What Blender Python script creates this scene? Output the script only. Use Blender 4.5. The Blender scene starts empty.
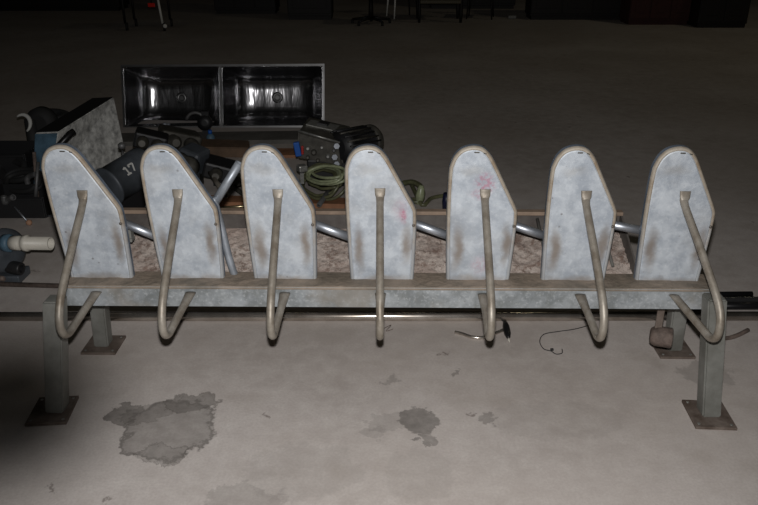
import bpy, bmesh, math, random
from mathutils import Vector, Matrix
random.seed(7)
SC = bpy.context.scene; COL = SC.collection
V = Vector; PI = math.pi
# ------------------------------------------------------------------ camera
FPX = 760.0; PITCH = math.atan(336.0/FPX); H = 1.5
cam_d = bpy.data.cameras.new('camera'); cam = bpy.data.objects.new('camera', cam_d); COL.objects.link(cam)
cam_d.sensor_width = 36.0; cam_d.lens = 36.0*FPX/758.0; cam_d.clip_start = .05
cam.location = (0, 0, H); cam.rotation_euler = (PI/2-PITCH, 0, 0); SC.camera = cam
CR = cam.rotation_euler.to_matrix(); CO = V((0, 0, H))
def ray(u, v): return CR @ V(((u-379)/FPX, -(v-252.5)/FPX, -1))
def F(u, v, z=0.0):                    # point seen at a pixel on a level z
    d = ray(u, v); return CO + d*((z-H)/d.z)
def D(u, v, Y):                        # point seen at a pixel at ground distance Y
    d = ray(u, v); return CO + d*(Y/d.y)
RO = V((0, 2.27, 0)); RYAW = math.radians(-0.7); RM = Matrix.Rotation(-RYAW, 3, 'Z')
def R(u, v, yl=0.0, lean=0.0):         # rack frame: plane y = yl - lean*(z-.4)
    o = RM @ (CO-RO); d = RM @ ray(u, v)
    t = (yl - lean*(o.z-.4) - o.y)/(d.y + lean*d.z)
    return o + d*t
# ------------------------------------------------------------------ materials
def mat(name, col, rough=.6, metal=0.0, var=.0, vscale=8.0, bump=0.0, bscale=30., col2=None, emit=None, spec=.5, coat=0):
    m = bpy.data.materials.new(name); m.use_nodes = True; nt = m.node_tree; b = nt.nodes['Principled BSDF']
    b.inputs['Base Color'].default_value = (*col, 1); b.inputs['Roughness'].default_value = rough
    b.inputs['Metallic'].default_value = metal; b.inputs['Specular IOR Level'].default_value = spec
    if emit: b.inputs['Emission Color'].default_value = (*emit[:3], 1); b.inputs['Emission Strength'].default_value = emit[3]
    tc = nt.nodes.new('ShaderNodeTexCoord')
    if var > 0 or col2:
        n = nt.nodes.new('ShaderNodeTexNoise'); n.inputs['Scale'].default_value = vscale; n.inputs['Detail'].default_value = 8; n.inputs['Roughness'].default_value = .65
        nt.links.new(tc.outputs['Object'], n.inputs['Vector'])
        r = nt.nodes.new('ShaderNodeValToRGB'); r.color_ramp.elements[0].position = .35; r.color_ramp.elements[1].position = .65
        c2 = col2 if col2 else tuple(max(0, c*(1-var)) for c in col)
        c1 = tuple(min(1, c*(1+var*.6)) for c in col)
        r.color_ramp.elements[0].color = (*c2, 1); r.color_ramp.elements[1].color = (*c1, 1)
        nt.links.new(n.outputs['Fac'], r.inputs['Fac']); nt.links.new(r.outputs['Color'], b.inputs['Base Color'])
    if bump > 0:
        n2 = nt.nodes.new('ShaderNodeTexNoise'); n2.inputs['Scale'].default_value = bscale; n2.inputs['Detail'].default_value = 6
        nt.links.new(tc.outputs['Object'], n2.inputs['Vector'])
        bp = nt.nodes.new('ShaderNodeBump'); bp.inputs['Strength'].default_value = bump; bp.inputs['Distance'].default_value = .01
        nt.links.new(n2.outputs['Fac'], bp.inputs['Height']); nt.links.new(bp.outputs['Normal'], b.inputs['Normal'])
    return m
class NB:
    """little node builder"""
    def __init__(s, m): s.nt = m.node_tree; s.N = s.nt.nodes; s.L = s.nt.links
    def inp(s, sock, v):
        if isinstance(v, (int, float)): sock.default_value = v
        elif isinstance(v, (tuple, list)): sock.default_value = v if len(v) == len(sock.default_value) else (*v, 1)
        else: s.L.new(v, sock)
    def math(s, op, a, b=0.0, clamp=False):
        n = s.N.new('ShaderNodeMath'); n.operation = op; n.use_clamp = clamp; s.inp(n.inputs[0], a); s.inp(n.inputs[1], b); return n.outputs[0]
    def vmath(s, op, a, b):
        n = s.N.new('ShaderNodeVectorMath'); n.operation = op; s.inp(n.inputs[0], a); s.inp(n.inputs[1], b); return n
    def noise(s, vec, scale, detail=6, rough=.6):
        n = s.N.new('ShaderNodeTexNoise'); s.L.new(vec, n.inputs['Vector']); n.inputs['Scale'].default_value = scale
        n.inputs['Detail'].default_value = detail; n.inputs['Roughness'].default_value = rough; return n
    def mix(s, f, a, b, blend='MIX'):
        n = s.N.new('ShaderNodeMix'); n.data_type = 'RGBA'; n.blend_type = blend; s.inp(n.inputs[0], f); s.inp(n.inputs[6], a); s.inp(n.inputs[7], b); return n.outputs[2]
    def maprange(s, v, a, b, c=0., d=1., smooth=True):
        n = s.N.new('ShaderNodeMapRange'); n.interpolation_type = 'SMOOTHSTEP' if smooth else 'LINEAR'
        s.inp(n.inputs[0], v); n.inputs[1].default_value = a; n.inputs[2].default_value = b; n.inputs[3].default_value = c; n.inputs[4].default_value = d; return n.outputs[0]
    def blob(s, vec, c, r):               # elliptical distance field, 0 in the middle, 1 on the rim
        a = s.vmath('SUBTRACT', vec, c); b = s.vmath('DIVIDE', a.outputs[0], r); return s.vmath('LENGTH', b.outputs[0], (0, 0, 0)).outputs['Value']

def concrete():
    m = mat('concrete', (.3, .28, .26), .7); n = NB(m); b = n.N['Principled BSDF']
    tc = n.N.new('ShaderNodeTexCoord').outputs['Object']
    n1 = n.noise(tc, 1.3, 10, .62); n2 = n.noise(tc, 13, 9, .75); n3 = n.noise(tc, 120, 3, .6); n4 = n.noise(tc, .5, 4, .5)
    f = n.maprange(n1.outputs['Fac'], .35, .65)
    c = n.mix(f, (.45, .405, .375), (.60, .550, .520))
    c = n.mix(n.maprange(n2.outputs['Fac'], .35, .7, 0, .5), c, (.68, .64, .60))
    c = n.mix(n.maprange(n3.outputs['Fac'], .3, .75, 0, .32), c, (.33, .295, .265))
    c = n.mix(n.maprange(n4.outputs['Fac'], .4, .65, 0, .45), c, (.40, .345, .30))
    # distorted coordinates for stains
    dn = n.noise(tc, 11, 5, .6); off = n.vmath('SUBTRACT', dn.outputs['Color'], (.5, .5, .5)); sc = n.vmath('MULTIPLY', off.outputs[0], (.16, .16, 0))
    dn2 = n.noise(tc, 34, 5, .7); of2 = n.vmath('SUBTRACT', dn2.outputs['Color'], (.5, .5, .5)); sc2 = n.vmath('MULTIPLY', of2.outputs[0], (.07, .07, 0))
    w = n.vmath('ADD', n.vmath('ADD', tc, sc.outputs[0]).outputs[0], sc2.outputs[0]).outputs[0]
    stains = [  # px, py, rx, ry, fill, rim
        (170, 428, 46, 31, .55, .6), (126, 413, 15, 9, .75, .5), (192, 403, 27, 9, .65, .45), (150, 412, 22, 9, .45, .3), (158, 454, 26, 10, .30, .5),
        (418, 420, 19, 13, .75, .2), (428, 439, 9, 7, .65, .2), (392, 423, 26, 9, .25, .05), (240, 498, 42, 14, .3, .05),
        (420, 472, 40, 26, .12, .0), (488, 418, 11, 6, .55, 0), (376, 432, 12, 7, .25, 0), (392, 380, 10, 5, .4, 0),
        (706, 372, 30, 12, .35, 0), (455, 372, 5, 3, .6, 0), (300, 470, 60, 30, .15, 0), (560, 420, 70, 22, .12, 0)]
    dark = n.noise(tc, 22, 6, .7)
    for (u, v, ru, rv, fill, rim) in stains:
        p = F(u, v); rx = abs(F(u+ru, v).x-p.x); ry = abs(F(u, v-rv).y-F(u, v+rv).y)/2
        d = n.blob(w, (p.x, p.y, 0), (rx, ry, 1))
        inner = n.math('MULTIPLY', n.maprange(d, 1.02, .86, 0, 1), fill)
        inner = n.math('MULTIPLY', inner, n.maprange(dark.outputs['Fac'], .3, .7, .7, 1.2, False))
        c = n.mix(inner, c, (.17, .155, .14))
        if rim:
            e = n.math('SUBTRACT', d, .93); e = n.math('ABSOLUTE', e); e = n.maprange(e, .10, .0, 0, rim)
            c = n.mix(e, c, (.08, .07, .06))
    # sprinkled small specks
    vo = n.N.new('ShaderNodeTexVoronoi'); vo.inputs['Scale'].default_value = 4.5; n.L.new(w, vo.inputs['Vector'])
    sp = n.maprange(vo.outputs['Distance'], .075, .03, 0, .6)
    c = n.mix(sp, c, (.12, .09, .075))
    # streaks drawn along x
    st = n.vmath('MULTIPLY', tc, (1.1, 7, 1)).outputs[0]; s1 = n.noise(st, 2.0, 6, .6)
    c = n.mix(n.maprange(n.noise(tc, 2.6, 6, .65).outputs['Fac'], .5, .68, 0, .38), c, (.31, .265, .225))
    n.L.new(c, b.inputs['Base Color'])
    b.inputs['Roughness'].default_value = .55
    n.L.new(n.maprange(n2.outputs['Fac'], .3, .7, .5, .75), b.inputs['Roughness'])
    bp = n.N.new('ShaderNodeBump'); bp.inputs['Strength'].default_value = .25; bp.inputs['Distance'].default_value = .004
    n.L.new(n2.outputs['Fac'], bp.inputs['Height']); n.L.new(bp.outputs['Normal'], b.inputs['Normal'])
    return m

def galvanised(name, smudges=(), pink=(), base=(.40, .445, .50), light=(.58, .625, .67), spang=38, dirt=0.0):
    m = mat(name, base, .5, .25); n = NB(m); b = n.N['Principled BSDF']
    tc = n.N.new('ShaderNodeTexCoord').outputs['Object']
    oi = n.N.new('ShaderNodeObjectInfo').outputs['Random']
    sh = n.N.new('ShaderNodeCombineXYZ'); n.L.new(n.math('MULTIPLY', oi, 37.), sh.inputs[1])
    tv = n.vmath('ADD', tc, sh.outputs[0]).outputs[0]
    n1 = n.noise(tv, 12, 8, .7); n2 = n.noise(tv, 90, 4, .6); n0 = n.noise(tv, 4.5, 5, .6)
    c = n.mix(n.maprange(n1.outputs['Fac'], .35, .65), base, light)
    vo = n.N.new('ShaderNodeTexVoronoi'); vo.inputs['Scale'].default_value = spang; n.L.new(tv, vo.inputs['Vector'])
    vb = n.N.new('ShaderNodeRGBToBW'); n.L.new(vo.outputs['Color'], vb.inputs[0])
    c = n.mix(n.maprange(vb.outputs[0], .3, .8, 0, .16), c, (.22, .25, .29))
    c = n.mix(n.maprange(n2.outputs['Fac'], .5, .75, 0, .35), c, (.70, .73, .75))
    c = n.mix(n.maprange(n0.outputs['Fac'], .5, .7, 0, .25+dirt), c, (.26, .235, .20))
    dn = n.noise(tv, 14, 4, .6); off = n.vmath('SUBTRACT', dn.outputs['Color'], (.5, .5, .5)); sc = n.vmath('MULTIPLY', off.outputs[0], (.05, 0, .06))
    w = n.vmath('ADD', tc, sc.outputs[0]).outputs[0]
    for (x, z, rx, rz, a, colr) in smudges:
        d = n.blob(w, (x, 0, z), (rx, 10, rz)); c = n.mix(n.maprange(d, 1.25, .1, 0, a), c, colr)
    for (x, z, rx, rz, a) in pink:
        d = n.blob(w, (x, 0, z), (rx, 10, rz)); pn = n.noise(tc, 70, 3, .7)
        k = n.math('MULTIPLY', n.maprange(d, 1.3, .3, 0, a), n.maprange(pn.outputs['Fac'], .4, .62, .45 if len(pink) == 2 else .12, 1))
        c = n.mix(k, c, (.45, .12, .20))
    # scratches and dark pits
    v2 = n.N.new('ShaderNodeTexVoronoi'); v2.inputs['Scale'].default_value = 26; n.L.new(tv, v2.inputs['Vector'])
    pk = n.noise(tv, 3, 2, .5)
    pit = n.math('MULTIPLY', n.maprange(v2.outputs['Distance'], .13, .05, 0, .6), n.maprange(pk.outputs['Fac'], .52, .6))
    c = n.mix(pit, c, (.10, .08, .07))
    n.L.new(c, b.inputs['Base Color'])
    n.L.new(n.maprange(n1.outputs['Fac'], .3, .7, .48, .66), b.inputs['Roughness'])
    bp = n.N.new('ShaderNodeBump'); bp.inputs['Strength'].default_value = .25; bp.inputs['Distance'].default_value = .003
    n.L.new(n1.outputs['Fac'], bp.inputs['Height']); n.L.new(bp.outputs['Normal'], b.inputs['Normal'])
    return m
BR = (.20, .15, .105)
SM = [(-.075, .115, .022, .09, .75, BR), (.078, .13, .020, .085, .75, BR), (0, .0, .13, .022, .6, (.25, .20, .15)), (-.045, .39, .05, .02, .25, (.3, .26, .2))]
M = {}
M['floor'] = concrete()
M['panel'] = galvanised('galvanised_sheet', SM)
M['panel4'] = galvanised('galvanised_sheet_red_mark', SM, [(.070, .235, .012, .030, .75), (.062, .26, .028, .05, .22)])
M['panel5'] = galvanised('galvanised_sheet_red_specks', SM, [(.0, .35, .034, .034, .6), (-.02, .31, .03, .02, .35), (0, .06, .03, .04, .3)])
M['rim'] = mat('worn_tan_edge', (.36, .33, .28), .6, .1, col2=(.25, .19, .13), vscale=16, var=.2, bump=.3)
def rim_mat():
    m = M['rim']; n = NB(m); b = n.N['Principled BSDF']; tc = n.N.new('ShaderNodeTexCoord').outputs['Object']
    sp = n.N.new('ShaderNodeSeparateXYZ'); n.L.new(tc, sp.inputs[0]); no = n.noise(tc, 9, 5, .7).outputs['Fac']
    z = n.math('ADD', sp.outputs[2], n.math('MULTIPLY', no, .35))      # rubbed bare tan near the top, galvanised lower down
    k = n.maprange(z, .26, .42, .25, 1); old = b.inputs['Base Color'].links[0].from_socket
    n.L.new(n.mix(k, (.36, .39, .42), old), b.inputs['Base Color'])
rim_mat()
M['flange'] = mat('galvanised_flange', (.20, .24, .30), .5, .4, var=.3, vscale=20)
M['beam'] = galvanised('galvanised_beam', [], base=(.19, .205, .205), light=(.36, .385, .40), spang=40, dirt=.45)
M['ledge'] = mat('dirty_ledge', (.25, .20, .155), .8, 0, col2=(.13, .11, .085), var=.2, vscale=7, bump=.5, bscale=60)
M['leg'] = mat('dull_galvanised_post', (.20, .20, .185), .6, .1, col2=(.125, .125, .11), var=.2, vscale=7, bump=.15)
M['pipe'] = mat('weathered_pipe', (.30, .275, .235), .5, .35, col2=(.18, .15, .115), var=.25, vscale=14, bump=.2)
M['plate'] = mat('rusty_plate', (.16, .13, .11), .8, .2, col2=(.09, .065, .05), var=.3, vscale=18, bump=.4)
M['rust'] = mat('rusty_iron', (.17, .13, .11), .75, .2, col2=(.08, .06, .05), var=.3, vscale=25, bump=.5)
M['chrome'] = mat('bright_tube', (.46, .49, .54), .42, .8, var=.25, vscale=16)
M['dulltube'] = mat('dull_tube', (.36, .39, .43), .45, .5, var=.25, vscale=14)
M['steelpipe'] = mat('plated_pipe', (.62, .58, .53), .25, .88, col2=(.34, .29, .24), var=.3, vscale=5)
M['blackshaft'] = mat('black_shaft', (.015, .015, .016), .35, .3, spec=.5)
M['black'] = mat('black_plastic', (.012, .012, .013), .5)
M['rubber'] = mat('black_rubber', (.018, .018, .018), .75)
M['charcoal'] = mat('charcoal_paint', (.07, .08, .092), .5, .1, var=.3, vscale=12)
M['darkgrey'] = mat('dark_grey_metal', (.085, .08, .068), .5, .4, var=.4, vscale=20)
M['grey'] = mat('grey_casting', (.14, .14, .14), .5, .4, var=.35, vscale=20)
M['white'] = mat('white_plastic', (.55, .55, .52), .5, var=.15)
M['ivory'] = mat('ivory_plastic', (.60, .57, .50), .45, var=.1)
M['blue'] = mat('blue_plastic', (.01, .09, .38), .45)
M['bluepaint'] = mat('slate_blue_paint', (.08, .15, .21), .55, var=.35, vscale=15)
M['red'] = mat('red_plastic', (.35, .015, .01), .5)
M['cork'] = mat('cork', (.42, .24, .15), .8, var=.2, vscale=40)
M['wood'] = mat('orange_plank', (.30, .14, .07), .7, col2=(.17, .08, .04), vscale=9, var=.2)
M['brownwood'] = mat('brown_plank', (.12, .075, .045), .7, var=.35, vscale=10)
M['greyboard'] = mat('grey_board', (.10, .095, .085), .8, var=.3, vscale=6)
M['hose'] = mat('olive_hose', (.11, .112, .06), .35, var=.3, vscale=30)
M['palehose'] = mat('pale_green_hose', (.30, .33, .20), .35, var=.3, vscale=30)
M['stainless'] = mat('stainless', (.34, .34, .35), .22, 1.0, var=.12, vscale=6)
_n = NB(M['stainless']); _t = _n.N.new('ShaderNodeTexCoord').outputs['Object']; _v = _n.vmath('MULTIPLY', _t, (9, 9, .9)).outputs[0]
_b = _n.N.new('ShaderNodeBump'); _b.inputs['Strength'].default_value = .5; _b.inputs['Distance'].default_value = .012
_n.L.new(_n.noise(_v, 1.3, 3, .5).outputs['Fac'], _b.inputs['Height']); _n.L.new(_b.outputs['Normal'], _n.N['Principled BSDF'].inputs['Normal'])
M['stainless_rim'] = mat('stainless_rim', (.13, .13, .13), .38, .9, var=.2)
M['spatter'] = mat('spattered_metal', (.60, .60, .57), .7, .0, col2=(.27, .27, .26), var=.5, vscale=20, bump=.3)
M['nameplate'] = mat('nameplate', (.33, .33, .31), .4, .6, var=.3, vscale=60)
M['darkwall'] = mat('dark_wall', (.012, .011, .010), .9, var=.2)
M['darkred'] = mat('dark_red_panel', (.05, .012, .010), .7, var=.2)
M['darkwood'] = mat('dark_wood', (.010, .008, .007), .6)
M['fadewood'] = mat('pale_wood', (.10, .085, .05), .6)
M['bolt'] = mat('bolt_head', (.16, .14, .12), .5, .6)
M['glintwhite'] = mat('painted_chrome_glint', (.95, .93, .86), .35, .0)  # near-white and non-metal: the flash glint on chrome is put into the colour
# trough interior
def crust():
    m = mat('flaky_rust_crust', (.3, .2, .17), .9); n = NB(m); b = n.N['Principled BSDF']
    tc = n.N.new('ShaderNodeTexCoord').outputs['Object']
    a = n.noise(tc, 9, 8, .75); d = n.noise(tc, 34, 7, .75); g = n.noise(tc, 3, 3, .5)
    c = n.mix(n.maprange(a.outputs['Fac'], .35, .62), (.25, .19, .16), (.52, .45, .40))
    c = n.mix(n.maprange(d.outputs['Fac'], .52, .60, 0, .7), c, (.15, .09, .065))
    c = n.mix(n.maprange(g.outputs['Fac'], .45, .6, 0, .5), c, (.45, .36, .31))
    n.L.new(c, b.inputs['Base Color'])
    bp = n.N.new('ShaderNodeBump'); bp.inputs['Strength'].default_value = .9; bp.inputs['Distance'].default_value = .012
    n.L.new(d.outputs['Fac'], bp.inputs['Height']); n.L.new(bp.outputs['Normal'], b.inputs['Normal'])
    return m
M['crust'] = crust()
# ------------------------------------------------------------------ mesh helpers
def B(): return bmesh.new()
def add_box(bm, c, s, rot=None, bev=0.0):
    g = bmesh.ops.create_cube(bm, size=1.0); vs = g['verts']
    for v in vs: v.co = V((v.co.x*s[0], v.co.y*s[1], v.co.z*s[2]))
    if bev > 0:
        es = list({e for v in vs for e in v.link_edges})
        r = bmesh.ops.bevel(bm, geom=es, offset=bev, segments=2, affect='EDGES', profile=.5)
        vs = list({v for f in r['faces'] for v in f.verts} | {v for v in vs if v.is_valid})
    c = V(c)
    for v in vs: v.co = (rot @ v.co if rot is not None else v.co) + c
    return bm
def hexa(bm, p):     # p: 4 bottom, 4 top
    v = [bm.verts.new(q) for q in p]
    for f in ((0, 3, 2, 1), (4, 5, 6, 7), (0, 1, 5, 4), (1, 2, 6, 5), (2, 3, 7, 6), (3, 0, 4, 7)): bm.faces.new([v[i] for i in f])
    return bm
def smooth_path(pts, n=6):
    pts = [V(p) for p in pts]; out = []
    for i in range(len(pts)-1):
        p0 = pts[max(i-1, 0)]; p1 = pts[i]; p2 = pts[i+1]; p3 = pts[min(i+2, len(pts)-1)]
        for k in range(n):
            t = k/n
            out.append(.5*((2*p1)+(p2-p0)*t+(2*p0-5*p1+4*p2-p3)*t*t+(3*p1-p0-3*p2+p3)*t**3))
    out.append(pts[-1]); return out
def tube(bm, pts, r, seg=12, flat=None, cap=True, hollow=0.0):
    pts = [V(p) for p in pts]; n = len(pts); rr = r if isinstance(r, (list, tuple)) else [r]*n
    t0 = (pts[1]-pts[0]).normalized(); up = V((0, 0, 1)) if abs(t0.z) < .9 else V((1, 0, 0))
    a = t0.cross(up).normalized(); rings = []
    for i, p in enumerate(pts):
        t = (pts[min(i+1, n-1)]-pts[max(i-1, 0)]).normalized()
        a = (a - t*a.dot(t)).normalized(); b = t.cross(a)
        fa, fb = (flat[i] if flat else (1, 1))
        rings.append([bm.verts.new(p + a*math.cos(2*PI*k/seg)*rr[i]*fa + b*math.sin(2*PI*k/seg)*rr[i]*fb) for k in range(seg)])
    for i in range(n-1):
        for k in range(seg):
            f = bm.faces.new((rings[i][k], rings[i][(k+1) % seg], rings[i+1][(k+1) % seg], rings[i+1][k])); f.smooth = True
    if cap:
        for j, ring in ((0, rings[0][::-1]), (-1, rings[-1])):
            if hollow > 0:
                c = pts[j]; ins = (pts[1]-pts[0]) if j == 0 else (pts[-2]-pts[-1]); ins = ins.normalized()*rr[j]*1.5
                i1 = [bm.verts.new(c+(v.co-c)*hollow) for v in ring]; i2 = [bm.verts.new(v.co+ins) for v in i1]
                for k in range(seg):
                    bm.faces.new((ring[k], ring[(k+1) % seg], i1[(k+1) % seg], i1[k])); bm.faces.new((i1[k], i1[(k+1) % seg], i2[(k+1) % seg], i2[k]))
                bm.faces.new(i2)
            else: bm.faces.new(ring)
    return bm
def lathe(bm, prof, axis_o, axis_d, seg=24):    # prof: (distance along axis, radius)
    axis_o = V(axis_o); d = V(axis_d).normalized(); up = V((0, 0, 1)) if abs(d.z) < .9 else V((1, 0, 0))
    a = d.cross(up).normalized(); b = d.cross(a); rings = []
    for (h, r) in prof:
        rings.append([bm.verts.new(axis_o+d*h+(a*math.cos(2*PI*k/seg)+b*math.sin(2*PI*k/seg))*max(r, 1e-4)) for k in range(seg)])
    for i in range(len(rings)-1):
        for k in range(seg):
            f = bm.faces.new((rings[i][k], rings[i][(k+1) % seg], rings[i+1][(k+1) % seg], rings[i+1][k])); f.smooth = True
    bm.faces.new(rings[0][::-1]); bm.faces.new(rings[-1]); return bm
WO = {}
def obj(name, bm, m, parent=None, loc=None, smooth=None):
    """verts in world (or the rack's own) coordinates; loc: verts are local to loc"""
    bmesh.ops.recalc_face_normals(bm, faces=bm.faces)
    if smooth is not None:
        for f in bm.faces: f.smooth = smooth
    po = WO.get(parent.as_pointer(), V((0, 0, 0))) if parent else V((0, 0, 0))
    if loc is None:
        if parent: o_loc = V((0, 0, 0)); org = po
        else:
            xs = [v.co for v in bm.verts]; org = V(((min(c.x for c in xs)+max(c.x for c in xs))/2, (min(c.y for c in xs)+max(c.y for c in xs))/2, min(c.z for c in xs))); o_loc = org
        for v in bm.verts: v.co -= org
    else: org = V(loc); o_loc = org-po
    me = bpy.data.meshes.new(name); bm.to_mesh(me); bm.free(); me.materials.append(M[m] if isinstance(m, str) else m)
    o = bpy.data.objects.new(name, me); COL.objects.link(o); o.location = o_loc
    if parent: o.parent = parent
    WO[o.as_pointer()] = org
    return o
def tag(o, label, cat, group=None, kind=None):
    o['label'] = label; o['category'] = cat
    if group: o['group'] = group
    if kind: o['kind'] = kind
    return o
def thing(name, label, cat, loc, group=None):
    o = bpy.data.objects.new(name, None); COL.objects.link(o); o.location = loc; o.empty_display_size = .1
    WO[o.as_pointer()] = V(loc); return tag(o, label, cat, group)
def outline_solid(bm, pts, y0, y1, bev=.006):
    """closed outline in xz extruded from y0 (front) to y1"""
    f = [bm.verts.new((x, y0, z)) for x, z in pts]; k = [bm.verts.new((x, y1, z)) for x, z in pts]
    bm.faces.new(f); bm.faces.new(k[::-1]); n = len(pts)
    for i in range(n): bm.faces.new((f[i], f[(i+1) % n], k[(i+1) % n], k[i]))
    return bm
# ------------------------------------------------------------------ the hall
bm = B(); add_box(bm, (0, 8, -.05), (30, 20, .1)); f = obj('floor', bm, 'floor', loc=(0, 0, 0)); f['kind'] = 'structure'
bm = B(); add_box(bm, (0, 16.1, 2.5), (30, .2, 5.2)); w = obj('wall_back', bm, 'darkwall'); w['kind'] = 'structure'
# ------------------------------------------------------------------ the rack (built in its own frame, floor at z=0)
rack = thing('feeding_rack', 'long galvanized steel rack with seven upright rounded panels and bent pipe hooks', 'rack', (0, 0, 0))
# panel outline from panel four
LEAN = .075
out_px = [(350.5, 279.5), (347.5, 240), (345.3, 205), (344.5, 173), (345.8, 164), (349, 156), (354.5, 150), (361, 147), (368.5, 146), (376, 147.5), (382.5, 152), (388, 159), (394, 169.5), (402, 184), (410, 198.5), (414.6, 207), (416.6, 215), (416, 240), (413.6, 279.5)]
c4 = R(382, 279.5, 0, LEAN)
OUT = [(R(u, v, 0, LEAN).x-c4.x, max(0, R(u, v, 0, LEAN).z-c4.z)) for u, v in out_px]
ZB = c4.z
def panel(xc, tilt, m, zt=1.0, root=rack):
    T = Matrix.Rotation(math.atan(LEAN), 4, 'X') @ Matrix.Rotation(tilt, 4, 'Y')
    pts = smooth_path([(x, 0, z*zt) for x, z in OUT], 3); pts = [(p.x, p.z) for p in pts]
    n = len(pts); cx, cz = 0.0, .2
    def inset(d):
        res = []
        for i in range(n):
            a = V(pts[i-1]) if i else V(pts[0])*2-V(pts[1]); b = V(pts[i+1]) if i < n-1 else V(pts[-1])*2-V(pts[-2])
            t = (b-a).normalized(); nr = V((t.y, -t.x)); q = V(pts[i])+nr*d
            if q.y < 0: q.y = 0
            if i in (0, n-1): q.y = 0
            res.append(q)
        return res
    # face: shallow pressed sheet
    i1 = inset(.011); i2 = inset(.0145)
    bm = B(); a = [bm.verts.new((p.x, .001, p.y)) for p in i1]; b = [bm.verts.new((p.x, -.0015, p.y)) for p in i2]; k = [bm.verts.new((p.x, .006, p.y)) for p in i1]
    bm.faces.new(b); bm.faces.new(k[::-1])
    for i in range(n):
        j = (i+1) % n; bm.faces.new((a[i], a[j], b[j], b[i])); bm.faces.new((a[i], k[i], k[j], a[j]))
    o = obj('divider_panel', bm, m, root, loc=(xc, 0, ZB)); o.rotation_euler = T.to_euler()
    # rim rolled over the edge
    bm = B(); prof = [(.0115, .001), (.0105, -.0008), (.008, -.0018), (.0045, -.001), (.0022, .0015), (.0006, .005), (0, .011)]
    rings = []
    for d, y in prof:
        q = inset(d); rings.append([bm.verts.new((p.x, y, p.y)) for p in q])
    for r in range(len(rings)-1):
        for i in range(n-1):
            fa = bm.faces.new((rings[r][i], rings[r][i+1], rings[r+1][i+1], rings[r+1][i])); fa.smooth = True
    WO[o.as_pointer()] = V((0, 0, 0)); rr = obj('rim', bm, 'rim', o, loc=(0, 0, 0)); rr['label'] = 'worn tan rolled edge'
    bm = B(); q = inset(0); q2 = inset(.003)
    r0 = [[bm.verts.new((p.x, y, p.y)) for p in qq] for qq, y in ((q, .009), (q, .024), (q2, .024), (q2, .009))]
    for r in range(4):
        for i in range(n-1): bm.faces.new((r0[r][i], r0[r][i+1], r0[(r+1) % 4][i+1], r0[(r+1) % 4][i]))
    obj('flange', bm, 'flange', o, loc=(0, 0, 0))
    bm = B()
    lathe(bm, [(0, .005), (.004, .005), (.006, .003)], (OUT[-3][0]-.009, .0, OUT[-3][1]-.035), (0, -1, 0), 8)
    obj('bolt', bm, 'bolt', o, loc=(0, 0, 0))
    # embossed slot near the apex
    bm = B(); add_box(bm, (-.043+.008, -.002, OUT[8][1]-.018), (.016, .003, .004), bev=.001); add_box(bm, (-.010, -.002, OUT[8][1]-.021), (.010, .003, .003), Matrix.Rotation(.3, 3, 'Y'), bev=.001)
    obj('slot', bm, 'darkgrey', o, loc=(0, 0, 0))
    return o
cent = [(71+132.3)/2, (160.5+225)/2, (251.8+318.7)/2, 382, (446+509.5)/2, (539.4+606.5)/2, (634+700)/2]
bz = [277.5, 278.5, 279, 279.5, 280, 280.5, 281]
PX = [R(u, v, 0, LEAN).x for u, v in zip(cent, bz)]
TILT = [-.018, -.012, -.004, 0, .012, .008, .008]
for i, x in enumerate(PX):
    panel(x, TILT[i], {3: 'panel4', 4: 'panel5'}.get(i, 'panel'))
# beam
BF = -.062; XL = R(62, 295, BF).x; XR = R(715, 295, BF).x
bm = B(); add_box(bm, ((XL+XR)/2, BF+.003, ZB-.036), (XR-XL, .006, .072), bev=.001)
add_box(bm, ((XL+XR)/2, .045, ZB-.029), (XR-XL, .006, .056)); obj('beam', bm, 'beam', rack)
bm = B(); nx = 90
rows = []
for j, (y, z) in enumerate([(BF-.001, ZB-.006), (BF, ZB-.001), (BF+.003, ZB+.002), (-.05, ZB+.002), (-.02, ZB+.002), (.05, ZB+.002), (.05, ZB-.002), (BF, ZB-.008)]):
    rows.append([bm.verts.new((XL+(XR-XL)*i/nx, y, z+(random.uniform(-.0015, .0025) if j in (3, 4) else 0))) for i in range(nx+1)])
for a in range(len(rows)):
    b = (a+1) % len(rows)
    for i in range(nx): bm.faces.new((rows[a][i], rows[a][i+1], rows[b][i+1], rows[b][i]))
led = obj('ledge', bm, 'ledge', rack); led['label'] = 'brown dirty top of the beam'
# legs
def leg(foot, top, w, d, plate, rot=0.0, ptop=None):
    bm = B(); fo = V(foot); to = V(top); P = []
    for c in (fo, to):
        for sx, sy in ((-1, -1), (1, -1), (1, 1), (-1, 1)): P.append(c+V((sx*w/2, sy*d/2, 0)))
    hexa(bm, P)
    bmesh.ops.bevel(bm, geom=list(bm.edges), offset=.005, segments=2, affect='EDGES')
    o = obj('leg', bm, 'leg', rack)
    bm = B(); rz = Matrix.Rotation(rot, 3, 'Z'); add_box(bm, (fo.x+plate[2], fo.y+plate[3], .005), (plate[0], plate[1], .010), rz, bev=.001)
    WO[o.as_pointer()] = V((0, 0, 0)); p = obj('base_plate', bm, 'plate', o); WO[p.as_pointer()] = V((0, 0, 0)); p['label'] = 'dark rusty square base plate'
    for sx in (-1, 1):
        for sy in (-1, 1):
            bm = B(); q = rz @ V((sx*(plate[0]/2-.014), sy*(plate[1]/2-.016), 0)); lathe(bm, [(0, .005), (.002, .005)], (fo.x+plate[2]+q.x, fo.y+plate[3]+q.y, .0095), (0, 0, 1), 8); obj('bolt', bm, 'nameplate', p)
    return o
def FR(u, v, z=0):   # floor point in the rack frame
    p = F(u, v, z); return RM @ (p-RO)
W = .060
fl = FR(58, 411); fr = FR(707, 415); rl = FR(104, 346); rr_ = FR(672, 350)
tl = R(54.5, 300, BF-.04); tr = R(715, 298, BF-.04)
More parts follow.
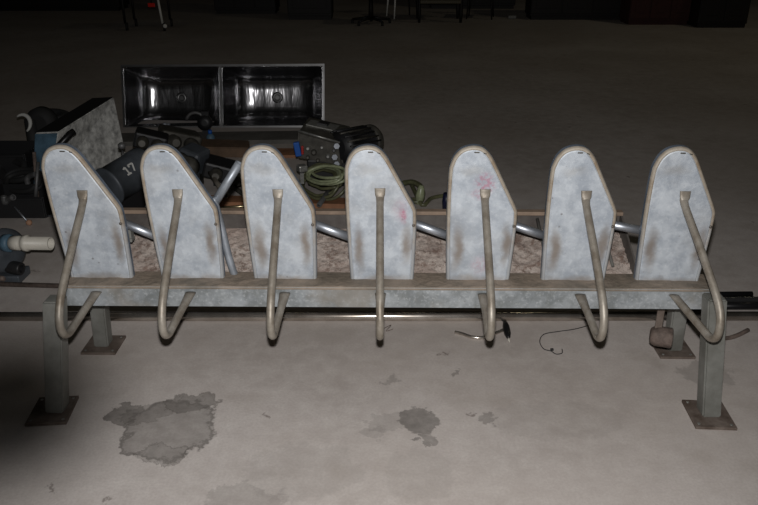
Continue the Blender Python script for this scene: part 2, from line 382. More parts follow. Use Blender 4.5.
leg((fl.x, fl.y, .01), (tl.x, BF-.005-W/2, tl.z+.004), W, W, (.13, .15, -.015, -.005), .1)
leg((fr.x+.003, fr.y, .01), (tr.x, BF-.005-W/2, tr.z+.004), W, W, (.13, .15, 0, -.005), -.05)
for q, u in ((rl, 98.5), (rr_, 674)):
    t = R(u+(2 if u < 300 else 4), 300, .16); leg((q.x, q.y, .01), (t.x, .16, ZB-.02), .055, .055, (.13, .13, 0, 0), 0)
    bm = B(); add_box(bm, (t.x, .11, ZB-.035), (.05, .14, .03), bev=.002); obj('crossbar', bm, 'leg', rack)
# bent pipes
yz = [(-.0275, .318), (-.031, .300), (-.043, .275), (-.148, .195), (-.270, .098), (-.313, .050), (-.328, .008), (-.320, -.026), (-.294, -.044), (-.258, -.044), (-.17, -.032), (BF-.002, -.02)]
RTOP = [80, 176, 277, 380, 486, 588, 687.5]; RRET = [97, 191, 285, 380.5, 483, 580, 674]; RLOW = [64, 165, 272, 380, 490, 601, 716]
RV = [192, 191, 191, 190, 191, 192.5, 193]
for i in range(7):
    p = R(RTOP[i], RV[i], -.02, LEAN); q = R(RRET[i], 294, BF); l = R(RLOW[i], 335, -.315)
    n = len(yz); path = []
    xs = [p.x]*3+[p.x+(l.x-p.x)*.4, p.x+(l.x-p.x)*.85]+[l.x]*2+[l.x]+[l.x+(q.x-l.x)*.08, l.x+(q.x-l.x)*.2, l.x+(q.x-l.x)*.6, q.x]
    zt = p.z-ZB-.318
    for k, (y, z) in enumerate(yz): path.append((xs[k], y, ZB+z+(zt if k < 3 else zt*.5 if k == 3 else 0)))
    sp = smooth_path(path, 5); m = len(sp); fl_ = []
    for k in range(m):
        t = k/5.0
        if m-1-k < 4: fl_.append((1-.15*(4-(m-1-k)), 1+.12*(4-(m-1-k)))); continue
        fl_.append((.3+.7*min(1, max(0, t-1)/1.2), (1.4-.1*t) if t < 1 else max(.95, 1.3-.35*(t-1))))
    bm = B(); tube(bm, sp, .0125, 14, flat=fl_); obj('bent_pipe', bm, 'pipe', rack)
# tubes bridging the gaps
gaps = [((121, 222), (158, 237)), None, ((314, 224), (352, 238)), ((413, 223), (452, 237)), ((512, 225), (549, 237)), ((608, 224), (650, 232))]
for g in gaps:
    if not g: continue
    a = R(*g[0], .055); b = R(*g[1], .055); bm = B(); d = (b-a).normalized()
    tube(bm, [a-d*.03, b+d*.02], .0145, 16, hollow=.8); o = obj('bridge_tube', bm, 'chrome', rack); o['label'] = 'bright plated tube'
a = R(239.5, 163, .06); b = R(212, 207, .06); bm = B(); tube(bm, [a, b], [.0135, .0145], 16, hollow=.75); obj('bridge_tube', bm, 'dulltube', rack)['label'] = 'dull tube standing up'
a = R(213, 197, .05); b = R(237, 282, .035); bm = B(); tube(bm, smooth_path([a, a+(b-a)*.3, a+(b-a)*.7+V((-.004, 0, 0)), b], 4), .0125, 16); obj('bridge_tube', bm, 'dulltube', rack)['label'] = 'dull tube hanging down'
a = R(127, 229, .07); bm = B(); add_box(bm, (a.x+.005, .07, a.z-.012), (.022, .03, .035), bev=.002); add_box(bm, (a.x+.006, .07, a.z-.036), (.022, .034, .012), bev=.002); obj('bracket', bm, 'leg', rack)
# trough
TB = .28; zr = R(380, 212, TB).z; zf = R(380, 229, TB).z; x0 = R(124, 212, TB).x-.02; x1 = R(622, 212, TB).x
bm = B(); add_box(bm, ((x0+x1)/2, TB+.006, (zr+zf)/2-.04), (x1-x0, .006, zr-zf+.09)); 
for x in (x0+.003, x1-.003):
    P = [V((x-.003, .055, ZB-.06)), V((x+.003, .055, ZB-.06)), V((x+.003, TB, zf-.08)), V((x-.003, TB, zf-.08)), V((x-.003, .055, ZB+.035)), V((x+.003, .055, ZB+.035)), V((x+.003, TB, zr)), V((x-.003, TB, zr))]
    hexa(bm, P)
add_box(bm, ((x0+x1)/2, .058, ZB-.06), (x1-x0, .006, .08))
trough = obj('trough', bm, mat('trough_wall', (.11, .10, .09), .7, .2, col2=(.06, .05, .045), var=.3, vscale=8), rack)
bm = B(); NX, NY = 200, 30; g = []
for j in range(NY+1):
    t = j/NY; y = .062+(TB-.062)*t; z = ZB-.012+(zf-ZB+.012)*(t**.9)
    g.append([bm.verts.new((x0+.006+(x1-x0-.012)*i/NX, y, z+(random.uniform(-.004, .006) if 0 < j < NY else 0))) for i in range(NX+1)])
for j in range(NY):
    for i in range(NX): bm.faces.new((g[j][i], g[j][i+1], g[j+1][i+1], g[j+1][i]))
WO[trough.as_pointer()] = V((0, 0, 0)); o = obj('crust_lining', bm, 'crust', trough, smooth=True); o['label'] = 'flaking pinkish brown crust in the trough'
bm = B(); add_box(bm, ((x0+x1)/2, TB+.002, zr), (x1-x0+.004, .030, .014), bev=.002); o = obj('rail', bm, mat('tan_rail', (.26, .19, .14), .7, .1, col2=(.15, .11, .08), var=.2, vscale=9), trough); o['label'] = 'tan top rail'
# short ribs inside the trough near its right end
for u, v in ((536, 234), (597, 240)):
    bm = B()
    a = R(u, v, TB-.01); P0 = V((a.x, TB-.008, zr-.02)); P1 = V((a.x+.012, .09, ZB+.01)); tube(bm, [P0, P1], .006, 6); obj('rib', bm, 'greyboard', trough)
# pipe stub under the right end
a = R(657, 331, .10); bm = B(); c = V((a.x, .06, a.z)); lathe(bm, [(-.040, .020), (-.038, .026), (-.028, .033), (-.018, .036), (.030, .036), (.034, .033), (.034, .026), (.01, .026)], (c.x+.004, c.y, c.z), (1, -.30, .0), 28)
st = obj('pipe_sleeve', bm, 'rust', rack); st['label'] = 'dark rusty round pipe stub'
bm = B(); add_box(bm, (c.x-.012, .065, (c.z+ZB-.05)/2+.005), (.024, .006, ZB-.05-c.z+.03), bev=.001); obj('bracket', bm, 'plate', rack)
# place the rack
rack.location = RO; rack.rotation_euler = (0, 0, RYAW)

# ------------------------------------------------------------------ pipes on the floor behind
def long_pipe(name, p0, p1, r, m, label, cat='pipe', hollow=.8, group=None):
    bm = B(); tube(bm, [p0, p1], r, 14, hollow=hollow); return tag(obj(name, bm, m), label, cat, group)
def on(u, v, r): p = F(u, v, r); return p
a = on(-40, 316.5, .019); b = on(800, 316, .019)
long_pipe('steel_pipe', a, b, .019, 'steelpipe', 'long plated steel pipe lying on the floor behind the rack legs')
a = on(-40, 311, .012); b = on(752, 304, .012)
long_pipe('steel_rod', on(-20, 283.5, .011), on(500, 299, .011), .011, 'rust', 'thin dark rod lying on the floor left of the rack below the white pipe stub', 'rod', .0)
long_pipe('black_shaft', on(690, 306, .016), on(800, 306, .016), .016, 'blackshaft', 'thick black shaft lying just behind the plated pipe', 'shaft', .6)
long_pipe('black_bar', on(640, 295, .012), on(752, 294, .012), .012, 'blackshaft', 'thin black bar ending right of the rack, farthest of the floor bars', 'bar', .0)
# threaded shaft with bright bands
bm = B(); a = on(660, 300, .014); b = on(800, 299.5, .014); n = 60; pts = [a+(b-a)*(k/n) for k in range(n+1)]
tube(bm, pts, [.012 if k % 2 else .0145 for k in range(n+1)], 14); tag(obj('threaded_shaft', bm, mat('oily_thread', (.08, .08, .08), .25, .7)), 'oily threaded shaft with small bright glints between the black bars at right', 'shaft')
# curved rods
bm = B(); tube(bm, smooth_path([on(455, 332, .007), on(463, 334, .007), on(472, 337, .007), on(483, 337.5, .007), on(496, 333, .007), on(505, 329, .007)], 5), .0065, 10, hollow=.6)
tag(obj('bent_rod', bm, 'steelpipe'), 'short bent shiny rod on the floor below the fifth panel', 'rod')
bm = B(); tube(bm, smooth_path([on(700, 333, .009), on(716, 338, .009), on(728, 338, .009), on(738, 335, .009), on(748, 330, .009)], 5), .0085, 10, hollow=.5)
tag(obj('bent_rod', bm, 'rust'), 'short dark curved rod on the floor right of the right front leg', 'rod')
# dark plug with cord
pl = thing('cord_plug', 'small black plug with a pale tip lying on the floor below the fifth panel', 'plug', F(507, 331))
p = on(505, 322, .012); q = on(508.5, 338, .010); bm = B(); dd = (q-p); L = dd.length
lathe(bm, [(0, .003), (.004, .009), (L*.3, .014), (L*.7, .014), (L*.95, .008), (L, .004)], p, dd, 14); obj('body', bm, 'blackshaft', pl)
bm = B(); lathe(bm, [(L, .004), (L+.012, .0045), (L+.03, .001)], p, dd, 10); obj('tip', bm, 'ivory', pl)['label'] = 'pale tip'
bm = B(); tube(bm, smooth_path([p, on(500, 318, .006), on(504, 312, .005)], 4), .0028, 8); obj('cord', bm, 'rubber', pl)
# wires
bm = B(); tube(bm, smooth_path([on(590, 325, .003), on(575, 329, .003), on(558, 331.5, .003), on(546, 333.5, .004), on(541, 337, .004), on(540, 343, .004), on(544, 349, .004), on(551, 351, .004), on(556, 354, .003), on(562, 353, .003), on(562, 349, .004)], 6), .0017, 6)
add_box(bm, on(552, 349.5, .006), (.012, .010, .008), bev=.002)
tag(obj('thin_wire', bm, 'rubber'), 'thin dark curled wire on the floor below the sixth panel', 'wire')
bm = B(); tube(bm, smooth_path([on(376, 327, .003), on(380, 330, .003), on(391, 325, .004), on(386, 331, .003), on(393, 329, .003)], 5), .0014, 6)
tag(obj('thin_wire', bm, 'rust'), 'tiny twig of wire on the floor under the middle bent pipe', 'wire')
# ------------------------------------------------------------------ stainless double sink tipped on its side
def sink():
    Y0, Y1 = 5.80, 5.92
    bl = D(123.5, 128.5, Y0); br = D(324.5, 127.5, Y0); tl_ = D(121, 67, Y1); tr_ = D(324.5, 61.5, Y1)
    root = thing('double_sink', 'stainless steel double bowl sink tipped up on its side behind the scrap', 'sink', (bl+br)/2)
    ex = (br-bl); Wd = ex.length; ex.normalize(); ez = ((tl_+tr_)/2-(bl+br)/2); Hh = ez.length; ez.normalize(); ey = ez.cross(ex).normalized()
    if ey.y < 0: ey = -ey
    def P(x, y, z): return bl+ex*x+ez*z+ey*y
    def rr(x0, x1, z0, z1, r, seg=5):
        q = []
        for cx, cz, a0 in ((x1-r, z1-r, 0), (x0+r, z1-r, 90), (x0+r, z0+r, 180), (x1-r, z0+r, 270)):
            for k in range(seg+1): a = math.radians(a0+90*k/seg); q.append((cx+r*math.cos(a), cz+r*math.sin(a)))
        return q
    # deck rim as frame pieces
    bm = B(); bowls = [(.014, .482*Wd, .016, Hh-.016), (.495*Wd, Wd-.016, .016, Hh-.016)]
    def slab(xa, xb, za, zb, y0=-.004, y1=.02):
        hexa(bm, [P(xa, y0, za), P(xb, y0, za), P(xb, y1, za), P(xa, y1, za), P(xa, y0, zb), P(xb, y0, zb), P(xb, y1, zb), P(xa, y1, zb)])
    slab(0, Wd, 0, .016); slab(0, Wd, Hh-.016, Hh); slab(0, .014, .016, Hh-.016); slab(Wd-.016, Wd, .016, Hh-.016); slab(.482*Wd, .495*Wd, .016, Hh-.016)
    obj('rim', bm, 'stainless_rim', root)
    for (xa, xb, za, zb) in bowls:
        bm = B(); rings = []
        for y, ins, r in ((.0, 0, .02), (.02, .003, .03), (.10, .018, .05), (.18, .038, .06), (.24, .065, .07), (.275, .10, .07), (.29, .15, .06), (.297, .19, .04)):
            q = rr(xa+ins, xb-ins, za+ins*.8, zb-ins*.8, min(r, (zb-za)/2-ins-.005), 8); rings.append([bm.verts.new(P(x, y, z)) for x, z in q])
        n = len(rings[0])
        for i in range(len(rings)-1):
            for k in range(n): bm.faces.new((rings[i][k], rings[i][(k+1) % n], rings[i+1][(k+1) % n], rings[i+1][k]))
        bm.faces.new(rings[-1])
        for f_ in bm.faces: f_.smooth = True
        bo = obj('bowl', bm, 'stainless', root)
        so = bo.modifiers.new('sheet', 'SOLIDIFY'); so.thickness = .004; so.offset = -1
        bm = B(); cx, cz = (xa+xb)/2, (za+zb)/2
        lathe(bm, [(0, .045), (.006, .042), (.008, .02), (.002, .018)], P(cx, .292, cz), -ey, 20); obj('drain', bm, 'stainless_rim', bo)
    return root
sink()
# grey board the sink stands on
bm = B(); a = F(150, 142); b = F(330, 140); hexa(bm, [F(118, 146), F(338, 143), F(338, 134), F(118, 137), F(118, 146)+V((0, 0, .03)), F(338, 143)+V((0, 0, .03)), F(338, 134)+V((0, 0, .03)), F(118, 137)+V((0, 0, .03))])
tag(obj('floor_board', bm, 'greyboard'), 'long grey board on the floor in front of the tipped sink', 'board')
# ------------------------------------------------------------------ spattered metal box, tilted
cb = thing('metal_cabinet', 'grey spattered metal box with a slate blue end, leaning in the scrap at left', 'box', F(70, 178))
nb = F(50, 188); rb = F(127, 158); lb = F(34, 186); kb = lb+(rb-nb)
nt_ = D(58, 132, nb.y+.04); rt = D(114, 97, rb.y+.0); lt = D(35, 133, lb.y+.04); kt = lt+(rt-nt_)
bm = B(); hexa(bm, [lb, nb, rb, kb, lt, nt_, rt, kt]); bmesh.ops.bevel(bm, geom=list(bm.edges), offset=.006, segments=2, affect='EDGES'); obj('body', bm, 'spatter', cb)
def face_plate(p0, p1, p2, p3, t, name, m, root, marg=.02, label=None):
    nrm = (p1-p0).cross(p3-p0).normalized(); c = (p0+p1+p2+p3)/4; q = [c+(p-c)*(1-marg) for p in (p0, p1, p2, p3)]
    bm = B(); hexa(bm, q+[x+nrm*t for x in q]); o = obj(name, bm, m, root)
    if label: o['label'] = label
    return o
face_plate(nb, lb, lt, nt_, -.004, 'end_panel', 'bluepaint', cb, .04, 'slate blue end panel')
face_plate(lt, nt_, rt, kt, .004, 'top_panel', 'black', cb, .03, 'black top')
# lever sticking out in front
bm = B(); tube(bm, [D(55, 150, 4.2), D(70, 134, 4.3), D(74, 131.5, 4.32)], [.018, .02, .02], 12, hollow=.6); hd = obj('handle_tube', bm, 'blackshaft'); 
bm2 = B(); tag(hd, 'short black tube sticking up before the spattered box', 'tube')
# support for the tube down to the floor: it is the end of a longer bar
bmx = bmesh.new(); bmx.from_mesh(hd.data); off = hd.location; tube(bmx, [D(55, 150, 4.2)-off, F(40, 196)+V((0, 0, .02))-off], .018, 12); bmx.to_mesh(hd.data); bmx.free(); bm2.free()
# ------------------------------------------------------------------ charcoal motor with a stuck-on number
mt = thing('electric_motor', 'charcoal cylindrical motor with a pale sticker between the first two panels', 'motor', F(122, 198))
p = D(108, 187, 3.75); q = D(141, 167, 3.95); dd = (q-p).normalized(); L = (q-p).length
p.z = max(p.z, .115); Rm = .105
bm = B(); lathe(bm, [(-.02, .05), (-.005, .09), (.0, Rm), (.01, Rm), (.012, Rm-.004), (L*.8, Rm-.004), (L*.82, Rm), (L+.02, Rm), (L+.04, .085), (L+.045, .03)], p, dd, 32); obj('housing', bm, 'charcoal', mt)
bm = B(); lathe(bm, [(-.06, .014), (-.02, .014), (-.015, .03)], p, dd, 14); obj('shaft', bm, 'steelpipe', mt)
ax = dd; view = (CO-p).normalized(); up = (view-ax*view.dot(ax)).normalized(); side = ax.cross(up).normalized()
lo = p+ax*(L*.40)
def surf(s, t):      # s along the axis, t around the housing
    a = t/Rm*1.3+.20; return lo+ax*s*1.25+(up*math.cos(a)-side*math.sin(a))*(Rm+.001)
def stroke(bm, pts, w=.0035):
    for k in range(len(pts)-1):
        a, b = pts[k], pts[k+1]; d = V((b[0]-a[0], b[1]-a[1], 0)).normalized(); nn = V((-d.y, d.x, 0))*w
        c = [(a[0]-nn.x, a[1]-nn.y), (b[0]-nn.x, b[1]-nn.y), (b[0]+nn.x, b[1]+nn.y), (a[0]+nn.x, a[1]+nn.y)]
        m_ = [surf(x, y) for x, y in c]; nrm = (m_[1]-m_[0]).cross(m_[3]-m_[0]).normalized()*.0015; hexa(bm, m_+[x+nrm for x in m_])
bm = B(); stroke(bm, [(-.020, .010), (-.008, .016), (-.008, -.016)]); stroke(bm, [(-.020, -.016), (.002, -.016)]); stroke(bm, [(.010, .006), (.010, .016), (.034, .016), (.020, -.016)])
obj('number_mark', bm, 'white', mt)['label'] = 'pale number mark'
bm = B(); lathe(bm, [(0, .018), (.02, .02), (.03, .008)], D(122, 148, 3.95), (0, 0, 1), 12); tube(bm, [D(122, 150, 3.95), D(124, 158, 3.9)], .008, 8); obj('terminal', bm, 'grey', mt)
bm = B(); f1 = p+ax*.04; f2 = p+ax*(L*.8)
for c in (f1, f2): add_box(bm, (c.x, c.y, (c.z-.05)/2), (.16, .03, max(.02, c.z-.06)), Matrix.Rotation(.9, 3, 'Z'))
obj('foot', bm, 'black', mt)
# ------------------------------------------------------------------ wooden plank under the scrap
bm = B(); a = F(112, 206, .0); b = F(348, 210, 0); c = F(348, 203.5, 0); d = F(112, 199, 0); t = V((0, 0, .035)); hexa(bm, [a, b, c, d, a+t, b+t, c+t, d+t])
tag(obj('wooden_plank', bm, 'wood'), 'orange brown wooden plank on the floor along the back of the rack', 'plank')
bm = B(); tube(bm, [F(117, 210, .012)+V((0, 0, 0)), F(143, 210.5, .012)], .010, 10); tag(obj('black_rod', bm, 'blackshaft'), 'short black rod before the wooden plank left of the second panel', 'rod')
bm = B(); tube(bm, [F(139, 211, .02), F(150, 202, .06)], .011, 10, hollow=.7); tag(obj('bright_tube', bm, 'chrome'), 'short bright tube end beside the black rod, left of the second panel', 'tube')
bm = B(); tube(bm, [F(219, 208, .05), F(262, 205, .05)], .008, 10); tag(obj('brass_rod', bm, mat('brass', (.6, .5, .3), .3, .9)), 'thin brassy rod between the second and third panels', 'rod')
# ------------------------------------------------------------------ gear motor with ribbed cylinder (centre)
gm = thing('gear_motor', 'dark gearbox motor with name plate and blue tag, right before the tipped sink', 'motor', F(330, 178))
Yg = 4.35
fl0 = D(296, 158, Yg); fr0 = D(343, 166, Yg-.02); ft0 = D(298, 131, Yg); ftr = D(340, 143, Yg-.02); back = V((.08, .30, 0))
def lift(p, z): return V((p.x, p.y, z))
bm = B(); hexa(bm, [fl0, fr0, fr0+back, fl0+back, ft0, ftr, D(352, 126, Yg+.26), D(308, 116, Yg+.28)]); bmesh.ops.bevel(bm, geom=list(bm.edges), offset=.012, segments=3, affect='EDGES'); obj('gearbox', bm, 'darkgrey', gm)
pts = [ft0, ftr, D(352, 126, Yg+.26), D(308, 116, Yg+.28)]
def on_top(s, t): return (pts[0]*(1-s)+pts[1]*s)*(1-t)+(pts[3]*(1-s)+pts[2]*s)*t
nn = (pts[1]-pts[0]).cross(pts[3]-pts[0]).normalized(); nn = nn if nn.z > 0 else -nn
bm = B(); q = [on_top(.08, .42)+nn*.002, on_top(.72, .48)+nn*.002, on_top(.76, .82)+nn*.002, on_top(.12, .76)+nn*.002]; hexa(bm, q+[x+nn*.006 for x in q]); obj('name_plate', bm, 'nameplate', gm)['label'] = 'pale metal name plate'
bm = B(); q = [on_top(.30, .56)+nn*.009, on_top(.52, .58)+nn*.009, on_top(.55, .74)+nn*.009, on_top(.34, .72)+nn*.009]; hexa(bm, q+[x+nn*.012 for x in q]); obj('knob', bm, 'black', gm)
bm = B(); tube(bm, [ft0+V((0, -.006, .004)), ftr+V((0, -.006, .004))], .006, 8); obj('edge_strip', bm, 'nameplate', gm)
bm = B(); a = D(297.5, 149, Yg-.03); add_box(bm, a, (.035, .03, .085), Matrix.Rotation(-.15, 3, 'Y'), bev=.005); obj('blue_tag', bm, 'blue', gm)['label'] = 'bright blue plastic block'
bm = B(); a = D(302.5, 150, Yg-.03); add_box(bm, a, (.014, .02, .05), bev=.003); obj('red_tag', bm, 'red', gm)['label'] = 'red plastic block'
for (u, v, r) in ((308, 148, .014), (314, 152, .018), (322, 147, .012), (328, 156, .014), (334, 150, .012), (318, 160, .012), (308, 157, .012)):
    bm = B(); lathe(bm, [(0, r), (.02, r), (.026, r*.5)], D(u, v, Yg-.005), (0, -1, .1), 12); obj('fitting', bm, random.choice(['grey', 'darkgrey', 'nameplate']), gm)
p = D(341, 147, Yg+.02); q = D(370, 141, Yg+.22); dd = (q-p).normalized(); L = (q-p).length
r0 = .098
prof = [(-.03, .06), (-.01, r0*.8), (0, r0)]; k = .02
prof += [(.03, r0), (.034, r0*.95), (L-.03, r0*.95), (L-.026, r0)]
prof += [(L, r0*.97), (L+.03, r0*.85), (L+.04, .03)]
c0 = p; bm = B(); lathe(bm, prof, c0, dd, 30); obj('ribbed_housing', bm, 'black', gm)
bm = B(); lathe(bm, [(L*.86, r0+.004), (L+.01, r0+.004), (L+.03, r0*.9)], c0, dd, 30); obj('end_cap', bm, 'darkgrey', gm)
for s in (-1.6, -1.1, -.55, 0, .55, 1.1, 1.6):
    bm = B(); up2 = V((0, -.45, .9)).normalized(); sd = dd.cross(up2).normalized(); o_ = up2*(r0+.006)*math.cos(s*.6)+sd*(r0+.006)*math.sin(s*.6)
    tube(bm, [c0+dd*.0+o_, c0+dd*(L+.01)+o_], .006, 8); obj('tie_rod', bm, 'black' if s not in (0, 1.1) else 'darkgrey', gm)
for (u, v) in ((334, 157), (336, 164), (336, 146)):
    bm = B(); lathe(bm, [(0, .018), (.018, .018)], D(u, v, Yg-.05), (.3, -1, .2), 6); obj('nut', bm, 'chrome', gm)
bm = B(); lo_ = (fl0+fr0)/2+back*.5; add_box(bm, (lo_.x, lo_.y, lo_.z/2), (.24, .22, lo_.z), bev=.01); obj('pedestal', bm, 'black', gm)
# ------------------------------------------------------------------ hoses
def coil(name, cu, cv, Y, ru, rv, turns, r, m, label, start=0, tail=None, zmin=None):
    ph = random.uniform(0, 6)
    pts = []; n = int(18*turns)
    for k in range(n+1):
        a = start+2*PI*k/18; s = 1-.3*k/n+random.uniform(-.03, .03)+.13*math.sin(a*.37+ph)+.06*math.sin(a*1.7+ph)
        c = D(cu+ru*s*math.cos(a)+ru*.12*math.sin(a*.23+ph), cv+rv*s*math.sin(a)+rv*.2*math.sin(a*.31), Y+.10*math.sin(a+.6)*-1+.03*k/18)
        c.z = max(c.z, r+.002); pts.append(c)
    if tail: pts += tail
    bm = B(); tube(bm, smooth_path(pts, 3), r, 8); return tag(obj(name, bm, m), label, 'hose')
coil('garden_hose', 322, 180, 4.1, 22, 17, 5.2, .009, 'hose', 'olive coiled hose heaped between the third and fourth panels')
coil('garden_hose', 326, 174, 4.0, 20, 9, 4.2, .0085, 'palehose', 'pale green hose loops lying over the olive coil')
coil('garden_hose', 408, 193, 4.15, 15, 13, 2.4, .012, 'hose', 'olive hose coil peeking out behind the fourth panel', start=2.5, tail=[F(422, 205, .012), F(430, 199, .012), F(438, 196.5, .012), F(452, 195, .012)])
bm = B(); lathe(bm, [(0, .02), (.05, .026), (.09, .02), (.11, .012)], F(419, 204), (.1, .1, .9), 12); tag(obj('hose_fitting', bm, 'palehose'), 'pale green hose fitting on the coil behind the fourth panel', 'fitting')
bm = B(); lathe(bm, [(0, .02), (.05, .024), (.10, .018)], F(446, 210, .0), (0, 0, 1), 12); tag(obj('valve', bm, mat('navy', (.01, .012, .04), .4)), 'small dark valve at the left edge of the fifth panel above the rail', 'valve')
# bits among the hoses
def bar(name, a, b, r, m, label, cat, **k):
    bm = B(); tube(bm, [a, b], r, 10, **k); return tag(obj(name, bm, m), label, cat)
bar('metal_tube', F(319, 205, .055), F(332, 186, .055), .014, 'grey', 'grey tube leaning in the olive hose coil', 'tube', hollow=.6)
bar('metal_tube', F(226, 196, .10), F(208, 170, .10), .014, 'pipe', 'brown pipe slanting in the scrap right of the second panel', 'tube', hollow=.6)
bar('metal_tube', F(246, 196, .03), F(232, 186, .03), .014, 'darkgrey', 'dark tube lying left of the third panel in the scrap', 'tube', hollow=.6)
bm = B(); add_box(bm, D(302, 168, 4.0), (.05, .05, .035), Matrix.Rotation(.5, 3, 'Z'), bev=.006); add_box(bm, D(302, 172, 4.0)+V((0, 0, -.035)), (.02, .02, .06)); tag(obj('junction_box', bm, 'nameplate'), 'small pale fitting box beside the third panel edge', 'box')
# brown wooden block + blue bottle
bm = B(); a = F(199, 157); b = F(250, 158); c = F(250, 150); d = F(202, 148); t = V((0, 0, .07)); hexa(bm, [a, b, c, d, a+t, b+t, c+t, d+t]); bmesh.ops.bevel(bm, geom=list(bm.edges), offset=.006, segments=2, affect='EDGES')
tag(obj('wooden_block', bm, 'brownwood'), 'brown wooden block below the middle of the tipped sink', 'block')
bm = B(); a = F(262, 158); b = F(296, 158); c = F(296, 151); d = F(262, 151); t = V((0, 0, .02)); hexa(bm, [a, b, c, d, a+t, b+t, c+t, d+t])
tag(obj('wooden_board', bm, 'wood'), 'short tan board on the floor behind the third panel top', 'board')
bt = thing('small_bottle', 'small blue capped bottle standing below the sink divider', 'bottle', F(211, 143))
a = F(211, 143); bm = B(); lathe(bm, [(0, .03), (.05, .03), (.07, .014)], a, (0, 0, 1), 14); obj('body', bm, 'bluepaint', bt)
bm = B(); lathe(bm, [(.07, .015), (.095, .014)], a, (0, 0, 1), 12); obj('cap', bm, 'blue', bt)
# machinery chunks below the left bowl: cast bracket pieces
def casting(name, u, v, Y, s, m, label, cat='part', rz=0.0):
    c = D(u, v, Y); r = thing(name, label, cat, (c.x, c.y, 0)); rot = Matrix.Rotation(rz, 3, 'Z') @ Matrix.Rotation(.3, 3, 'Y')
    bm = B(); add_box(bm, c, s, rot, bev=min(s)*.15); obj('casting', bm, m, r)
    for k in (-1, 1):
        bm = B(); lathe(bm, [(0, s[2]*.38), (s[1]*.35, s[2]*.38), (s[1]*.4, s[2]*.28), (s[1]*.6, s[2]*.2)], c+rot @ V((k*s[0]*.22, -s[1]*.5, 0)), rot @ V((0, -1, .15)), 16); obj('boss', bm, 'darkgrey', r)
    bm = B(); add_box(bm, (c.x, c.y, (c.z-s[2]*.3)/2), (s[0]*.6, s[1]*.6, max(.01, c.z-s[2]*.3))); obj('stand', bm, 'black', r)
    return r
casting('machine_part', 179, 139, 4.9, (.26, .2, .12), 'darkgrey', 'dark grey casting with round bosses under the left sink bowl', 'machine part', .4)
casting('machine_part', 193, 160, 4.4, (.14, .16, .16), 'charcoal', 'charcoal casting just right of the second panel top', 'machine part', -.3)
casting('machine_part', 151, 140, 4.6, (.2, .16, .10), 'black', 'black machine part between the spattered box and second panel', 'machine part', .2)
casting('machine_part', 229, 171, 4.45, (.30, .2, .10), 'black', 'black machine part in the scrap left of the third panel', 'machine part', .1)
bm = B(); c = D(196, 122, 5.55); pts = [c+V((.07*math.cos(a/12*PI), 0, .07*math.sin(a/12*PI))) for a in range(-3, 12)]; tube(bm, pts, .012, 8); tube(bm, [pts[0], V((pts[0].x, pts[0].y, .01))], .012, 8); tag(obj('curved_handle', bm, 'grey'), 'pale curved handle arching before the left sink bowl', 'handle')
bm = B(); lathe(bm, [(0, .05), (.05, .055), (.06, .02)], D(206, 122, 5.5), (0, -1, .1), 16); add_box(bm, V((D(206, 122, 5.5).x, 5.5, .1)), (.05, .04, .2)); tag(obj('black_disc', bm, 'black'), 'round black disc right of the pale curved handle', 'disc')
bm = B(); lathe(bm, [(0, .015), (.03, .018), (.04, .01)], D(166, 124.5, 5.5), (0, -1, .2), 12); tube(bm, [D(158, 126, 5.5), D(170, 124, 5.5)], .01, 8); tube(bm, [D(160, 126, 5.5), V((D(160, 126, 5.5).x, 5.5, 0))], .012, 8); tag(obj('shiny_tap', bm, 'chrome'), 'small shiny tap glinting before the left sink bowl', 'tap')
# ------------------------------------------------------------------ dark pile at left
rg = thing('wheel_rim', 'dark wheel with a pale curved rim in the heap at far left', 'wheel', F(24, 150))
c = D(22, 124, 4.9); bm = B(); pts = [c+V((.055*math.cos(a), .03*math.sin(a), .055*math.sin(a))) for a in [k*PI/10-.9 for k in range(11)]]; tube(bm, pts, [.006+.008*math.sin(k/10*PI) for k in range(11)], 8); obj('pale_rim', bm, 'white', rg)['label'] = 'pale rim segment'
bm = B(); lathe(bm, [(0, .06), (.03, .10), (.09, .10), (.10, .05)], c+V((.05, .12, -.03)), (.1, 1, 0), 26); lathe(bm, [(0, .04), (.3, .04)], c+V((.0, .1, -.3)), (0, .1, 1), 10); obj('tyre', bm, 'rubber', rg)
for (u, v, Y, ru, rv, r, lab) in ((50, 118, 5.2, 22, 7, .025, 'thick black hose arching over the heap at far left'), (14, 168, 4.3, 16, 12, .018, 'black cable coil at the left edge of the heap'), (25, 180, 4.1, 20, 12, .014, 'loose black cable loops beside the first panel')):
    coil('black_hose', u, v, Y, ru, rv, 2.2, r, 'rubber', lab)
def crate(u0, u1, vb, h, dep, m, label, name='plastic_crate'):
    a = F(u0, vb); b = F(u1, vb); c = (a+b)/2; w_ = (b-a).length; r = thing(name, label, 'crate', (c.x, c.y, 0))
    bm = B(); t = .012
    add_box(bm, (c.x, c.y+dep/2, t/2), (w_, dep, t)); add_box(bm, (c.x, c.y, h/2), (w_, t, h), bev=.003); add_box(bm, (c.x, c.y+dep, h/2), (w_, t, h), bev=.003)
    for s in (-1, 1): add_box(bm, (c.x+s*w_/2, c.y+dep/2, h/2), (t, dep, h), bev=.003)
    obj('body', bm, m, r); bm = B()
    for z in (h-.01,): add_box(bm, (c.x, c.y-.008, z), (w_*1.01, .012, .014), bev=.003)
    obj('band', bm, 'black', r); return r
crate(-30, 30, 186, .20, .3, 'black', 'open black crate in the heap at the left edge')
crate(-12, 46, 218, .12, .22, 'black', 'low black crate above the white pipe stub')
